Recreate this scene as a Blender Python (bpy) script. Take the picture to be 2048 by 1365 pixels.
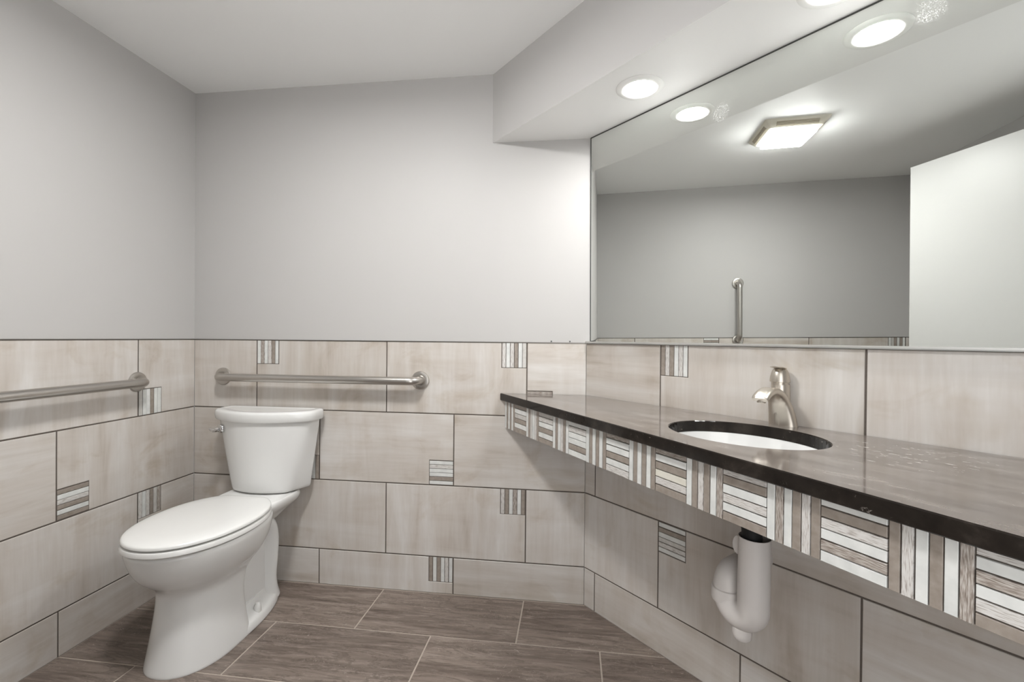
import bpy, bmesh, math, random
from mathutils import Vector, Matrix

rnd = random.Random(7)
S = bpy.context.scene
for o in list(bpy.data.objects):
    bpy.data.objects.remove(o)
C = S.collection
pi = math.pi

# ------------------------------------------------------------------ camera, world, exposure
F_PX, YAW, PITCH, ROLL = 933.7485, -0.128185, -0.006203, 0.008826
CAM = Vector((1.7253, -1.9464, 1.1004))
cyw, syw = math.cos(YAW), math.sin(YAW)
fw = Vector((syw * math.cos(PITCH), cyw * math.cos(PITCH), math.sin(PITCH)))
r0 = Vector((cyw, -syw, 0))
u0 = r0.cross(fw)
rr = r0 * math.cos(ROLL) + u0 * math.sin(ROLL)
uu = -r0 * math.sin(ROLL) + u0 * math.cos(ROLL)
cam = bpy.data.cameras.new('camera')
cam.sensor_fit = 'HORIZONTAL'
cam.sensor_width = 36
cam.lens = 36 * F_PX / 2048
cam.clip_start = 0.01
camo = bpy.data.objects.new('camera', cam)
C.objects.link(camo)
M = Matrix((rr, uu, -fw)).transposed().to_4x4()
M.translation = CAM
camo.matrix_world = M
S.camera = camo

S.view_settings.view_transform = 'Standard'
S.view_settings.look = 'None'
S.view_settings.gamma = 1
S.view_settings.use_curve_mapping = False
S.view_settings.exposure = 1.5
S.cycles.max_bounces = 14
S.cycles.diffuse_bounces = 8
S.cycles.glossy_bounces = 8
S.cycles.sample_clamp_indirect = 6

W_STRENGTH = 1.05      # even white world fill, added to lift the shade; enters by the doorway
L_DOWN = 79.0        # soffit downlights
L_VENT = 60.0         # ceiling fan light

w = bpy.data.worlds.new('world')
S.world = w
w.use_nodes = True
w.node_tree.nodes['Background'].inputs[0].default_value = (1.0, 1.0, 1.0, 1)
w.node_tree.nodes['Background'].inputs[1].default_value = W_STRENGTH

# ------------------------------------------------------------------ room numbers (metres)
WX = 1.783                 # length of the back wall
ANG = 0.8082               # turn of the mirror wall
H = 2.2145
ZT, Z1, Z2, Z3 = 1.0809, 0.7724, 0.4644, 0.1557
ZS = 1.926                 # soffit underside
ca, sa = math.cos(ANG), math.sin(ANG)
TV = Vector((ca, -sa, 0))
NV = Vector((sa, ca, 0))
UEND = 1.9
YF = -2.14
XE = WX + TV.x * UEND
YE = -sa * UEND
MB_ = Matrix(((1, 0, 0, 0), (0, 1, 0, 0), (0, 0, 1, 0), (0, 0, 0, 1)))
ML_ = Matrix(((0, -1, 0, 0), (1, 0, 0, 0), (0, 0, 1, 0), (0, 0, 0, 1)))       # X = +y , Y = -x (into the wall)
MR_ = Matrix.Translation((WX, 0, 0)) @ Matrix.Rotation(-ANG, 4, 'Z')           # X along wall, Y into the wall


def RW(u, d, z):
    return Vector((WX, 0, 0)) + TV * u - NV * d + Vector((0, 0, z))


# ------------------------------------------------------------------ materials
class NT:
    def __init__(self, name):
        self.m = bpy.data.materials.new(name)
        self.m.use_nodes = True
        self.t = self.m.node_tree
        self.n = self.t.nodes
        self.b = self.n['Principled BSDF']

    def add(self, kind, **kw):
        x = self.n.new(kind)
        for k, v in kw.items():
            if k.startswith('i_'):
                x.inputs[k[2:].replace('_', ' ')].default_value = v
            elif k.startswith('n_'):
                x.inputs[int(k[2:])].default_value = v
            else:
                setattr(x, k, v)
        return x

    def l(self, a, b):
        self.t.links.new(a, b)

    def ramp(self, src, stops):
        r = self.n.new('ShaderNodeValToRGB')
        e = r.color_ramp.elements
        while len(e) < len(stops):
            e.new(0.5)
        for q, (p, c) in zip(e, stops):
            q.position = p
            q.color = (*c, 1) if len(c) == 3 else c
        self.l(src, r.inputs[0])
        return r.outputs[0]

    def coords(self, scale, rand=True, space='Object', rot=(0, 0, 0)):
        tc = self.n.new('ShaderNodeTexCoord')
        out = tc.outputs[space]
        if rand:
            oi = self.n.new('ShaderNodeObjectInfo')
            mul = self.add('ShaderNodeVectorMath', operation='SCALE')
            mul.inputs[0].default_value = (37.0, 11.0, 23.0)
            self.l(oi.outputs['Random'], mul.inputs['Scale'])
            ad = self.add('ShaderNodeVectorMath', operation='ADD')
            self.l(out, ad.inputs[0])
            self.l(mul.outputs[0], ad.inputs[1])
            out = ad.outputs[0]
        mp = self.n.new('ShaderNodeMapping')
        mp.inputs['Scale'].default_value = scale
        mp.inputs['Rotation'].default_value = rot
        self.l(out, mp.inputs[0])
        return mp.outputs[0]

    def noise(self, vec, scale, detail=4, rough=0.55, dist=0.0):
        x = self.add('ShaderNodeTexNoise')
        x.inputs['Scale'].default_value = scale
        x.inputs['Detail'].default_value = detail
        x.inputs['Roughness'].default_value = rough
        x.inputs['Distortion'].default_value = dist
        self.l(vec, x.inputs['Vector'])
        return x.outputs[0]

    def mix(self, fac, a, b, blend='MIX'):
        x = self.n.new('ShaderNodeMix')
        x.data_type = 'RGBA'
        x.blend_type = blend
        for s, v in ((x.inputs[0], fac), (x.inputs[6], a), (x.inputs[7], b)):
            if isinstance(v, (int, float)):
                s.default_value = v
            elif isinstance(v, tuple):
                s.default_value = (*v, 1)
            else:
                self.l(v, s)
        return x.outputs[2]

    def bump(self, src, strength, dist=0.001):
        x = self.add('ShaderNodeBump')
        x.inputs['Strength'].default_value = strength
        x.inputs['Distance'].default_value = dist
        self.l(src, x.inputs['Height'])
        self.l(x.outputs[0], self.b.inputs['Normal'])

    def set(self, col=None, rough=None, metal=None, coat=None, spec=None):
        if col is not None:
            if isinstance(col, tuple):
                self.b.inputs['Base Color'].default_value = (*col, 1)
            else:
                self.l(col, self.b.inputs['Base Color'])
        if rough is not None:
            if isinstance(rough, float):
                self.b.inputs['Roughness'].default_value = rough
            else:
                self.l(rough, self.b.inputs['Roughness'])
        if metal is not None:
            self.b.inputs['Metallic'].default_value = metal
        if coat is not None:
            self.b.inputs['Coat Weight'].default_value = coat
            self.b.inputs['Coat Roughness'].default_value = 0.05
        if spec is not None:
            self.b.inputs['Specular IOR Level'].default_value = spec
        return self.m


def mat_paint(name, col, rough=0.55, spec=0.3):
    t = NT(name)
    v = t.coords((1, 1, 1), rand=False)
    n = t.noise(v, 160, 3)
    t.bump(n, 0.05, 0.0006)
    big = t.noise(v, 1.2, 2)
    c = t.mix(big, tuple(x * 0.985 for x in col), tuple(min(1, x * 1.015) for x in col))
    return t.set(c, rough, spec=spec)


def mat_tile(name, vertical):
    t = NT(name)
    sv, sh = t.coords((13, 1, 1.9)), t.coords((1.9, 1, 13))
    fv, fh = t.coords((80, 1, 5.0)), t.coords((5.0, 1, 80))
    vp = t.coords((3.2, 1, 3.2))
    av = t.noise(sv, 1.0, 4, 0.55, 0.5)
    ah = t.noise(sh, 1.0, 4, 0.55, 0.5)
    patch = t.noise(vp, 1.0, 3, 0.6, 0.4)
    lo, hi = (0.10, 0.55) if vertical else (0.45, 0.95)
    sel = t.ramp(patch, [(0.40, (lo,) * 3), (0.60, (hi,) * 3)])
    a = t.mix(sel, av, ah)
    f = t.noise(fv if vertical else fh, 1.0, 3, 0.6)
    blot = t.noise(t.coords((4.5, 1, 6)), 1.0, 4, 0.6, 0.6)
    base = t.ramp(a, [(0.30, (0.425, 0.378, 0.332)), (0.43, (0.515, 0.476, 0.438)), (0.55, (0.562, 0.533, 0.504)), (0.72, (0.632, 0.615, 0.598))])
    bf = t.ramp(blot, [(0.56, (0, 0, 0)), (0.72, (0.8, 0.8, 0.8))])
    dark = t.ramp(a, [(0.35, (0.36, 0.30, 0.24)), (0.60, (0.50, 0.45, 0.39))])
    c = t.mix(bf, base, dark)
    ff = t.ramp(f, [(0.35, (0.965, 0.96, 0.95)), (0.65, (1.02, 1.02, 1.02))])
    c = t.mix(1.0, c, ff, 'MULTIPLY')
    oi = t.n.new('ShaderNodeObjectInfo')
    tone = t.ramp(oi.outputs['Random'], [(0.0, (0.93, 0.92, 0.905)), (1.0, (1.03, 1.03, 1.03))])
    c = t.mix(1.0, c, tone, 'MULTIPLY')
    t.bump(f, 0.10, 0.0006)
    return t.set(c, 0.36, spec=0.42)


def mat_strip(code):
    t = NT('mosaic_' + code)
    v = t.coords((1, 1, 1))
    if code == 'W':
        n = t.noise(v, 30, 3)
        c = t.ramp(n, [(0.3, (0.58, 0.59, 0.575)), (0.7, (0.70, 0.705, 0.685))])
        return t.set(c, 0.12, spec=0.5)
    if code == 'C':
        n = t.noise(v, 40, 3)
        c = t.ramp(n, [(0.3, (0.60, 0.57, 0.49)), (0.7, (0.66, 0.64, 0.57))])
        return t.set(c, 0.15, spec=0.5)
    if code == 'G':
        n = t.noise(v, 60, 3)
        c = t.ramp(n, [(0.3, (0.46, 0.445, 0.42)), (0.7, (0.56, 0.545, 0.52))])
        return t.set(c, 0.3)
    if code == 'B':
        n = t.noise(v, 70, 4)
        c = t.ramp(n, [(0.3, (0.235, 0.20, 0.170)), (0.7, (0.315, 0.275, 0.240))])
        t.bump(n, 0.15, 0.0005)
        return t.set(c, 0.4)
    # ridged stone, light (T) and brown (D): fine furrows along the strip
    sc = (1, 1, 1)
    tc = t.n.new('ShaderNodeTexCoord')
    wv = t.add('ShaderNodeTexNoise')
    wv.inputs['Scale'].default_value = 1.0
    wv.inputs['Detail'].default_value = 4
    mp = t.n.new('ShaderNodeMapping')
    at = t.add('ShaderNodeAttribute', attribute_name='along')
    t.l(at.outputs['Vector'], mp.inputs[0])
    mp.inputs['Scale'].default_value = (60, 620, 1)
    t.l(mp.outputs[0], wv.inputs['Vector'])
    if code == 'T':
        c = t.ramp(wv.outputs[0], [(0.36, (0.33, 0.295, 0.27)), (0.47, (0.56, 0.54, 0.515)), (0.75, (0.64, 0.63, 0.615))])
    else:
        c = t.ramp(wv.outputs[0], [(0.38, (0.20, 0.165, 0.14)), (0.52, (0.36, 0.32, 0.285)), (0.68, (0.54, 0.51, 0.48))])
    t.bump(wv.outputs[0], 0.5, 0.0012)
    return t.set(c, 0.5)


def mat_floor_tile():
    t = NT('floor_tile')
    v3 = t.coords((1, 1, 1))
    a = t.noise(t.coords((1.3, 17, 1)), 1.0, 7, 0.68, 0.9)
    b = t.noise(t.coords((6, 46, 1)), 1.0, 6, 0.72, 0.9)
    vein = t.noise(t.coords((2.4, 15, 1)), 1.0, 6, 0.7, 1.6)
    fl = t.noise(v3, 48, 5, 0.78, 2.4)
    big = t.noise(t.coords((2.5, 9, 1)), 1.0, 3, 0.6)
    c = t.ramp(a, [(0.28, (0.075, 0.056, 0.046)), (0.42, (0.128, 0.101, 0.085)), (0.55, (0.180, 0.146, 0.124)), (0.72, (0.262, 0.219, 0.191))])
    m = t.ramp(b, [(0.50, (0, 0, 0)), (0.68, (0.7, 0.7, 0.7))])
    c = t.mix(m, c, (0.275, 0.234, 0.205))
    vd = t.ramp(vein, [(0.465, (0, 0, 0)), (0.495, (0.5, 0.5, 0.5)), (0.505, (0.5, 0.5, 0.5)), (0.535, (0, 0, 0))])
    c = t.mix(vd, c, (0.066, 0.048, 0.039))
    s = t.ramp(fl, [(0.60, (0, 0, 0)), (0.66, (1, 1, 1))])
    sm = t.add('ShaderNodeMath', operation='MULTIPLY')
    t.l(s, sm.inputs[0])
    t.l(t.ramp(big, [(0.42, (0.04, 0.04, 0.04)), (0.60, (0.75, 0.75, 0.75))]), sm.inputs[1])
    c = t.mix(sm.outputs[0], c, (0.44, 0.395, 0.355))
    oi = t.n.new('ShaderNodeObjectInfo')
    tone = t.ramp(oi.outputs['Random'], [(0.0, (1.06, 1.06, 1.06)), (1.0, (1.24, 1.23, 1.22))])
    c = t.mix(1.0, c, tone, 'MULTIPLY')
    t.bump(a, 0.25, 0.001)
    r = t.ramp(b, [(0.3, (0.34, 0.34, 0.34)), (0.7, (0.48, 0.48, 0.48))])
    return t.set(c, r, spec=0.4)


def mat_quartz():
    t = NT('brown_quartz')
    v = t.coords((1, 1, 1), rand=False)
    n = t.noise(v, 14, 6, 0.65, 0.4)
    f = t.noise(v, 90, 4, 0.7, 1.0)
    big = t.noise(v, 6, 2)
    c = t.ramp(n, [(0.3, (0.009, 0.007, 0.006)), (0.55, (0.018, 0.0145, 0.012)), (0.75, (0.042, 0.034, 0.029))])
    s = t.ramp(f, [(0.66, (0, 0, 0)), (0.74, (1, 1, 1))])
    sm = t.add('ShaderNodeMath', operation='MULTIPLY')
    t.l(s, sm.inputs[0])
    t.l(t.ramp(big, [(0.45, (0.06, 0.06, 0.06)), (0.62, (0.7, 0.7, 0.7))]), sm.inputs[1])
    c = t.mix(sm.outputs[0], c, (0.42, 0.38, 0.34))
    # dried white drips on the run of worktop past the basin
    vd = t.coords((42, 90, 1), rand=False, rot=(0, 0, 0.2))
    d = t.noise(vd, 1.0, 3, 0.6)
    tc = t.n.new('ShaderNodeTexCoord')
    ds = t.add('ShaderNodeVectorMath', operation='DISTANCE')
    ds.inputs[1].default_value = (1.075, -0.17, 0.868)
    t.l(tc.outputs['Object'], ds.inputs[0])
    fall = t.ramp(ds.outputs['Value'], [(0.05, (1, 1, 1)), (0.17, (0, 0, 0))])
    dm = t.add('ShaderNodeMath', operation='MULTIPLY')
    t.l(t.ramp(d, [(0.62, (0, 0, 0)), (0.67, (0.55, 0.55, 0.55))]), dm.inputs[0])
    t.l(fall, dm.inputs[1])
    c = t.mix(dm.outputs[0], c, (0.75, 0.74, 0.72))
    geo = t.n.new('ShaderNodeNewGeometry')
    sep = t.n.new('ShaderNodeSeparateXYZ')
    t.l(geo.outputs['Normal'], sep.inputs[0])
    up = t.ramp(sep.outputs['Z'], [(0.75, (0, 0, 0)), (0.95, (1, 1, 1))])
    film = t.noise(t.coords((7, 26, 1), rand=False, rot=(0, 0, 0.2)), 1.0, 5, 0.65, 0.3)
    toplight_c = t.ramp(film, [(0.30, (0.070, 0.059, 0.051)), (0.5, (0.118, 0.103, 0.092)), (0.72, (0.205, 0.184, 0.167))])
    cf = t.mix(0.75, c, toplight_c, 'SCREEN') if False else t.mix(1.0, c, toplight_c, 'ADD')
    c = t.mix(up, c, cf)  # streaky paler tone painted on upward faces, standing in for reflected light
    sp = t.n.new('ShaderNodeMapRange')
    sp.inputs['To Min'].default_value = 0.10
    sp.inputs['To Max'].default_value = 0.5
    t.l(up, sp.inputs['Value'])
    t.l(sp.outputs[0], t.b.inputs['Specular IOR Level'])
    t.b.inputs['IOR'].default_value = 1.7
    return t.set(c, 0.09)


def mat_metal(name, col, rough):
    t = NT(name)
    v = t.coords((3, 3, 3), rand=False)
    n = t.noise(v, 1.0, 1)
    r = t.ramp(n, [(0.3, (rough * 0.92,) * 3), (0.7, (rough * 1.08,) * 3)])
    return t.set(col, r, 1.0)


def mat_plain(name, col, rough, spec=0.5, coat=None, metal=None, nscale=25, var=0.03):
    t = NT(name)
    v = t.coords((1, 1, 1), rand=False)
    n = t.noise(v, nscale, 3)
    c = t.mix(n, tuple(x * (1 - var) for x in col), tuple(min(1, x * (1 + var)) for x in col))
    return t.set(c, rough, metal, coat, spec)


def mat_emit(name, col, strength):
    m = bpy.data.materials.new(name)
    m.use_nodes = True
    nt = m.node_tree
    nt.nodes.clear()
    e = nt.nodes.new('ShaderNodeEmission')
    e.inputs[0].default_value = (*col, 1)
    e.inputs[1].default_value = strength
    o = nt.nodes.new('ShaderNodeOutputMaterial')
    nt.links.new(e.outputs[0], o.inputs[0])
    return m


def mat_mirror():
    t = NT('mirror_glass')
    t.set((0.80, 0.82, 0.795), 0.0, 1.0)
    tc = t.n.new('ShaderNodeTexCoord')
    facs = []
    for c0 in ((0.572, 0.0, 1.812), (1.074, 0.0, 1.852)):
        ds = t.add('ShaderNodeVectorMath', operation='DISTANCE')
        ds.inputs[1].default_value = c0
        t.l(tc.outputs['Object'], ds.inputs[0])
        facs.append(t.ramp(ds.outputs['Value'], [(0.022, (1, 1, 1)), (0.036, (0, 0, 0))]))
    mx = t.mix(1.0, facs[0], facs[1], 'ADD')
    v = t.coords((1, 1, 1), rand=False)
    n = t.noise(v, 210, 4, 0.8, 3.0)
    s = t.ramp(n, [(0.53, (0, 0, 0)), (0.64, (0.5, 0.5, 0.5))])
    m2 = t.mix(1.0, mx, s, 'MULTIPLY')
    sp = t.noise(v, 380, 2, 0.5)
    spk = t.ramp(sp, [(0.86, (0, 0, 0)), (0.9, (0.4, 0.4, 0.4))])
    m3 = t.mix(1.0, m2, spk, 'ADD')
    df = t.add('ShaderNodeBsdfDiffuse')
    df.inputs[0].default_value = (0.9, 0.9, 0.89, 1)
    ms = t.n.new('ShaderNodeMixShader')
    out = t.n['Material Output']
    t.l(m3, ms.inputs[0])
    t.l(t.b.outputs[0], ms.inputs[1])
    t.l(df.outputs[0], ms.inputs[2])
    t.l(ms.outputs[0], out.inputs[0])
    return t.m


PAINT = mat_paint('wall_paint', (0.47, 0.46, 0.45), 0.5, 0.3)
CEIL = mat_paint('ceiling_paint', (0.92, 0.925, 0.92), 0.5, 0.3)
SOFF = mat_paint('soffit_paint', (0.80, 0.795, 0.785), 0.35, 0.4)
TILE_V = mat_tile('tile_vertical_streaks', True)
TILE_H = mat_tile('tile_horizontal_streaks', False)
GROUT = mat_plain('dark_grout', (0.115, 0.098, 0.085), 0.9, 0.1, nscale=300, var=0.2)
FGROUT = mat_plain('tan_grout', (0.42, 0.365, 0.315), 0.9, 0.1, nscale=300, var=0.2)
FTILE = mat_floor_tile()
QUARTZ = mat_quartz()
STRIP = {c: mat_strip(c) for c in 'WCGBTD'}
EDGE = mat_metal('dark_tile_edge', (0.20, 0.185, 0.17), 0.35)
CHROME = mat_metal('chrome', (0.66, 0.66, 0.66), 0.10)
SATIN = mat_metal('satin_aluminium', (0.88, 0.88, 0.87), 0.32)
STEEL = mat_metal('brushed_steel', (0.52, 0.495, 0.465), 0.30)
NICKEL = mat_metal('brushed_nickel', (0.56, 0.515, 0.455), 0.31)
CERAMIC = mat_plain('white_porcelain', (0.70, 0.70, 0.69), 0.09, 0.5, var=0.006)
SEATM = mat_plain('white_seat_plastic', (0.72, 0.72, 0.705), 0.2, 0.5, var=0.006)
SLEEVE = mat_plain('white_vinyl', (0.60, 0.57, 0.55), 0.42, 0.4, var=0.03)
BLACK = mat_plain('black_rubber', (0.012, 0.012, 0.012), 0.6, 0.3)
WHITEP = mat_plain('white_plastic', (0.82, 0.82, 0.80), 0.35, 0.4, var=0.01)
IVORY = mat_plain('ivory_plastic', (0.70, 0.665, 0.575), 0.4, 0.4, var=0.03)
SLOT = mat_plain('dusty_slot', (0.33, 0.28, 0.20), 0.8, 0.2)
DOORM = mat_plain('white_door_paint', (0.56, 0.56, 0.55), 0.4, 0.4, var=0.01)
MIRROR = mat_mirror()
MEDGE = mat_plain('mirror_edge', (0.07, 0.075, 0.07), 0.4, 0.4)
LAMP = mat_emit('lamp_lens', (1.0, 0.995, 0.985), L_DOWN)
VENTS = mat_emit('fan_light_rim', (1.0, 0.995, 0.985), L_VENT * 0.4)
VENTL = mat_emit('fan_light_lens', (1.0, 0.995, 0.985), L_VENT)


# ------------------------------------------------------------------ mesh helpers
def mesh(name, V, Fc, m, smooth=False):
    me = bpy.data.meshes.new(name)
    me.from_pydata([tuple(v) for v in V], [], Fc)
    me.materials.append(m)
    if smooth:
        me.polygons.foreach_set('use_smooth', [True] * len(me.polygons))
    me.update()
    return me


def put(name, me, parent=None, mw=None, kind=None):
    o = bpy.data.objects.new(name, me)
    C.objects.link(o)
    if parent is not None:
        o.parent = parent
        if mw is not None:
            o.matrix_local = mw
    elif mw is not None:
        o.matrix_world = mw
    if kind:
        o['kind'] = kind
    return o


class B:
    """collects shapes into one mesh"""

    def __init__(self):
        self.V, self.F = [], []

    def box(self, x0, x1, y0, y1, z0, z1):
        k = len(self.V)
        self.V += [(x, y, z) for z in (z0, z1) for y in (y0, y1) for x in (x0, x1)]
        self.F += [tuple(k + i for i in f) for f in ((0, 2, 3, 1), (4, 5, 7, 6), (0, 1, 5, 4), (2, 6, 7, 3), (0, 4, 6, 2), (1, 3, 7, 5))]
        return self

    def loft(self, rings, cap0=True, cap1=True, flip=False):
        k = len(self.V)
        n = len(rings[0])
        for r in rings:
            self.V += [tuple(v) for v in r]
        for i in range(len(rings) - 1):
            for j in range(n):
                a, b = k + i * n + j, k + i * n + (j + 1) % n
                q = (a, b, b + n, a + n)
                self.F.append(q[::-1] if flip else q)
        if cap0:
            q = tuple(k + j for j in range(n))[::-1]
            self.F.append(q[::-1] if flip else q)
        if cap1:
            q = tuple(k + (len(rings) - 1) * n + j for j in range(n))
            self.F.append(q[::-1] if flip else q)
        return self

    def sweep(self, path, radii, N=20, side=None, cap0=True, cap1=True):
        """path of points; radii (a along side, b along in-plane normal)"""
        P = [Vector(q) for q in path]
        rings = []
        prev = Vector(side) if side is not None else None
        for i, q in enumerate(P):
            d = (P[min(i + 1, len(P) - 1)] - P[max(i - 1, 0)]).normalized()
            if prev is None:
                prev = d.orthogonal().normalized()
            s = (prev - d * prev.dot(d)).normalized()
            prev = s
            nn = d.cross(s)
            r = radii[i] if isinstance(radii, list) else radii
            a, b = r if isinstance(r, tuple) else (r, r)
            rings.append([q + s * (a * math.cos(2 * pi * j / N)) + nn * (b * math.sin(2 * pi * j / N)) for j in range(N)])
        return self.loft(rings, cap0, cap1)

    def lathe(self, prof, N=32, mtx=None, cap0=True, cap1=True):
        """profile of (r, z) about Z"""
        rings = [[Vector((r * math.cos(2 * pi * j / N), r * math.sin(2 * pi * j / N), z)) for j in range(N)] for r, z in prof]
        if mtx is not None:
            rings = [[mtx @ v for v in r] for r in rings]
        return self.loft(rings, cap0, cap1)

    def prism(self, poly, y0, y1, ins=0.0012):
        """rectilinear polygon (x, z), counter-clockwise seen from -Y; front face at y0 with a tiny chamfer"""
        n = len(poly)
        inn = []
        for i in range(n):
            p0, p1, p2 = poly[i - 1], poly[i], poly[(i + 1) % n]
            e1 = Vector((p1[0] - p0[0], p1[1] - p0[1])).normalized()
            e2 = Vector((p2[0] - p1[0], p2[1] - p1[1])).normalized()
            n1, n2 = Vector((-e1.y, e1.x)), Vector((-e2.y, e2.x))
            mth = 1 + n1.dot(n2)
            off = (n1 + n2) * (ins / max(mth, 0.3))
            inn.append((p1[0] + off.x, p1[1] + off.y))
        k = len(self.V)
        self.V += [(x, y0, z) for x, z in inn] + [(x, y0 + ins, z) for x, z in poly] + [(x, y1, z) for x, z in poly]
        self.F.append(tuple(k + i for i in range(n)))
        for a in (0, n):
            for i in range(n):
                j = (i + 1) % n
                self.F.append((k + a + j, k + a + i, k + a + n + i, k + a + n + j))
        return self

    def put(self, name, m, parent=None, mw=None, smooth=False, kind=None):
        me = mesh(name, self.V, self.F, m, smooth)
        if smooth == 'auto':
            me.set_sharp_from_angle(angle=0.7)
        return put(name, me, parent, mw, kind)


def thing(name, label, cat, mw=None, group=None, kind=None):
    o = bpy.data.objects.new(name, None)
    C.objects.link(o)
    o.empty_display_size = 0.05
    if mw is not None:
        o.matrix_world = mw
    if label:
        o['label'] = label
    if cat:
        o['category'] = cat
    if group:
        o['group'] = group
    if kind:
        o['kind'] = kind
    return o


def fillet(pts, r, seg=5):
    """round the corners of a closed polygon; r one radius or a list"""
    out = []
    n = len(pts)
    for i in range(n):
        p0, p1, p2 = (Vector(pts[i - 1]), Vector(pts[i]), Vector(pts[(i + 1) % n]))
        ri = r[i] if isinstance(r, list) else r
        a = p1 + (p0 - p1).normalized() * min(ri, (p0 - p1).length * 0.49)
        b = p1 + (p2 - p1).normalized() * min(ri, (p2 - p1).length * 0.49)
        for k in range(seg + 1):
            q = k / seg
            out.append(a * (1 - q) ** 2 + p1 * 2 * q * (1 - q) + b * q * q)
    return out


# ------------------------------------------------------------------ room shell
def clip_floor(poly):
    """keep the part of a plan polygon on the room side of the mirror wall"""
    out = []
    def f(p):
        return (p[0] - WX) * NV.x + p[1] * NV.y
    for i in range(len(poly)):
        p, q = poly[i], poly[(i + 1) % len(poly)]
        a, b = f(p), f(q)
        if a <= 0:
            out.append(p)
        if (a < 0 < b) or (b < 0 < a):
            s = a / (a - b)
            out.append((p[0] + (q[0] - p[0]) * s, p[1] + (q[1] - p[1]) * s))
    return out


FLOOR_POLY = [(-0.1, 0.1), (-0.1, YF - 0.12), (XE + 0.1, YF - 0.12), (XE + 0.1, YE + 0.1), (WX + 0.05, 0.1)]
bf = B()
n = len(FLOOR_POLY)
bf.V = [(x, y, -0.1) for x, y in FLOOR_POLY] + [(x, y, -0.0016) for x, y in FLOOR_POLY]
bf.F = [tuple(range(n))[::-1], tuple(range(n, 2 * n))] + [(i, (i + 1) % n, n + (i + 1) % n, n + i) for i in range(n)]
floor = bf.put('floor', FGROUT, kind='structure')

g = 0.0027
rows_y = [-0.004, -0.2825, -0.5715, -0.8605, -1.1495, -1.4385, -1.7275, -2.0165, YF]
firsts = [0.306, -0.010, 0.294]
for ri in range(len(rows_y) - 1):
    y1, y0 = rows_y[ri] - g, rows_y[ri + 1] + g
    off = firsts[ri] if ri < 3 else [0.60, 0.294][ri % 2] - (0.6125 if ri % 2 == 0 else 0)
    xs = [off - 0.6125 + 0.6135 * k for k in range(8)]
    for k in range(7):
        x0, x1 = max(xs[k] + g, 0.002), min(xs[k + 1] - g, XE)
        if x1 - x0 < 0.012:
            continue
        poly = clip_floor([(x0, y0), (x1, y0), (x1, y1), (x0, y1)])
        if len(poly) < 3:
            continue
        c = Vector((sum(p[0] for p in poly) / len(poly), sum(p[1] for p in poly) / len(poly)))
        inn = [tuple(Vector(p) + (c - Vector(p)).normalized() * 0.0016) for p in poly]
        b = B()
        m_ = len(poly)
        b.V = [(x, y, 0) for x, y in inn] + [(x, y, -0.0009) for x, y in poly] + [(x, y, -0.006) for x, y in poly]
        b.F = [tuple(range(m_))]
        for a in (0, m_):
            for i in range(m_):
                j = (i + 1) % m_
                b.F.append((a + j, a + i, a + m_ + i, a + m_ + j))
        b.put('tile', FTILE, floor)

b = B()
n = len(FLOOR_POLY)
b.V = [(x, y, H) for x, y in FLOOR_POLY] + [(x, y, H + 0.1) for x, y in FLOOR_POLY]
b.F = [tuple(range(n))[::-1], tuple(range(n, 2 * n))] + [(i, (i + 1) % n, n + (i + 1) % n, n + i) for i in range(n)]
ceiling = b.put('ceiling', CEIL, kind='structure')

SB = 0.006    # the painted plaster stands this far behind the tile faces
wall_back = B().box(-0.1, WX + 0.08, SB, 0.1, 0, H).put('wall_back', PAINT, mw=MB_, kind='structure')
wall_left = B().box(YF - 0.1, 0.1, SB, 0.1, 0, H).put('wall_left', PAINT, mw=ML_, kind='structure')
wall_right = B().box(-0.04, UEND + 0.1, 0.016, 0.1, 0, H).put('wall_right', PAINT, mw=MR_, kind='structure')
B().box(XE, XE + 0.1, YF - 0.1, YE + 0.06, 0, H).put('wall_side', PAINT, kind='structure')
DX0, DX1, DH = 1.60, 2.44, 2.05
bb = B()
bb.box(-0.1, DX0, YF - 0.1, YF, 0, H)
bb.box(DX1, XE + 0.1, YF - 0.1, YF, 0, H)
bb.box(DX0, DX1, YF - 0.1, YF, DH, H)
bb.put('wall_front', PAINT, kind='structure')

# soffit over the mirror
b = B()
sd = 0.298
A0 = Vector((WX, 0, 0))
def on_back(d):
    """point where the line at distance d from the mirror wall meets the back wall"""
    return Vector((WX - d / sa, 0, 0))
p0 = on_back(sd) + Vector((0, 0.02, 0)) + TV * -0.028
p1 = on_back(sd) + TV * ((XE - on_back(sd).x) / ca)
pl = [p0, p1, Vector((XE + 0.02, p1.y, 0)), Vector((XE + 0.02, YE + 0.02, 0)), Vector((WX + 0.02, 0.02, 0))]
n = len(pl)
b.V = [(q.x, q.y, ZS) for q in pl] + [(q.x, q.y, H + 0.01) for q in pl]
b.F = [tuple(range(n)), tuple(range(n, 2 * n))[::-1]] + [(i, n + i, n + (i + 1) % n, (i + 1) % n) for i in range(n)]
soffit = b.put('ceiling_soffit', PAINT, kind='structure')
soffit.data.materials.append(SOFF)
for pgn in soffit.data.polygons:
    if abs(pgn.normal.z) > 0.9:
        pgn.material_index = 1

# ------------------------------------------------------------------ wall tiles
ROWS = [(Z1, ZT), (Z2, Z1), (Z3, Z2), (0.0, Z3)]
GAP = 0.0024


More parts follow.
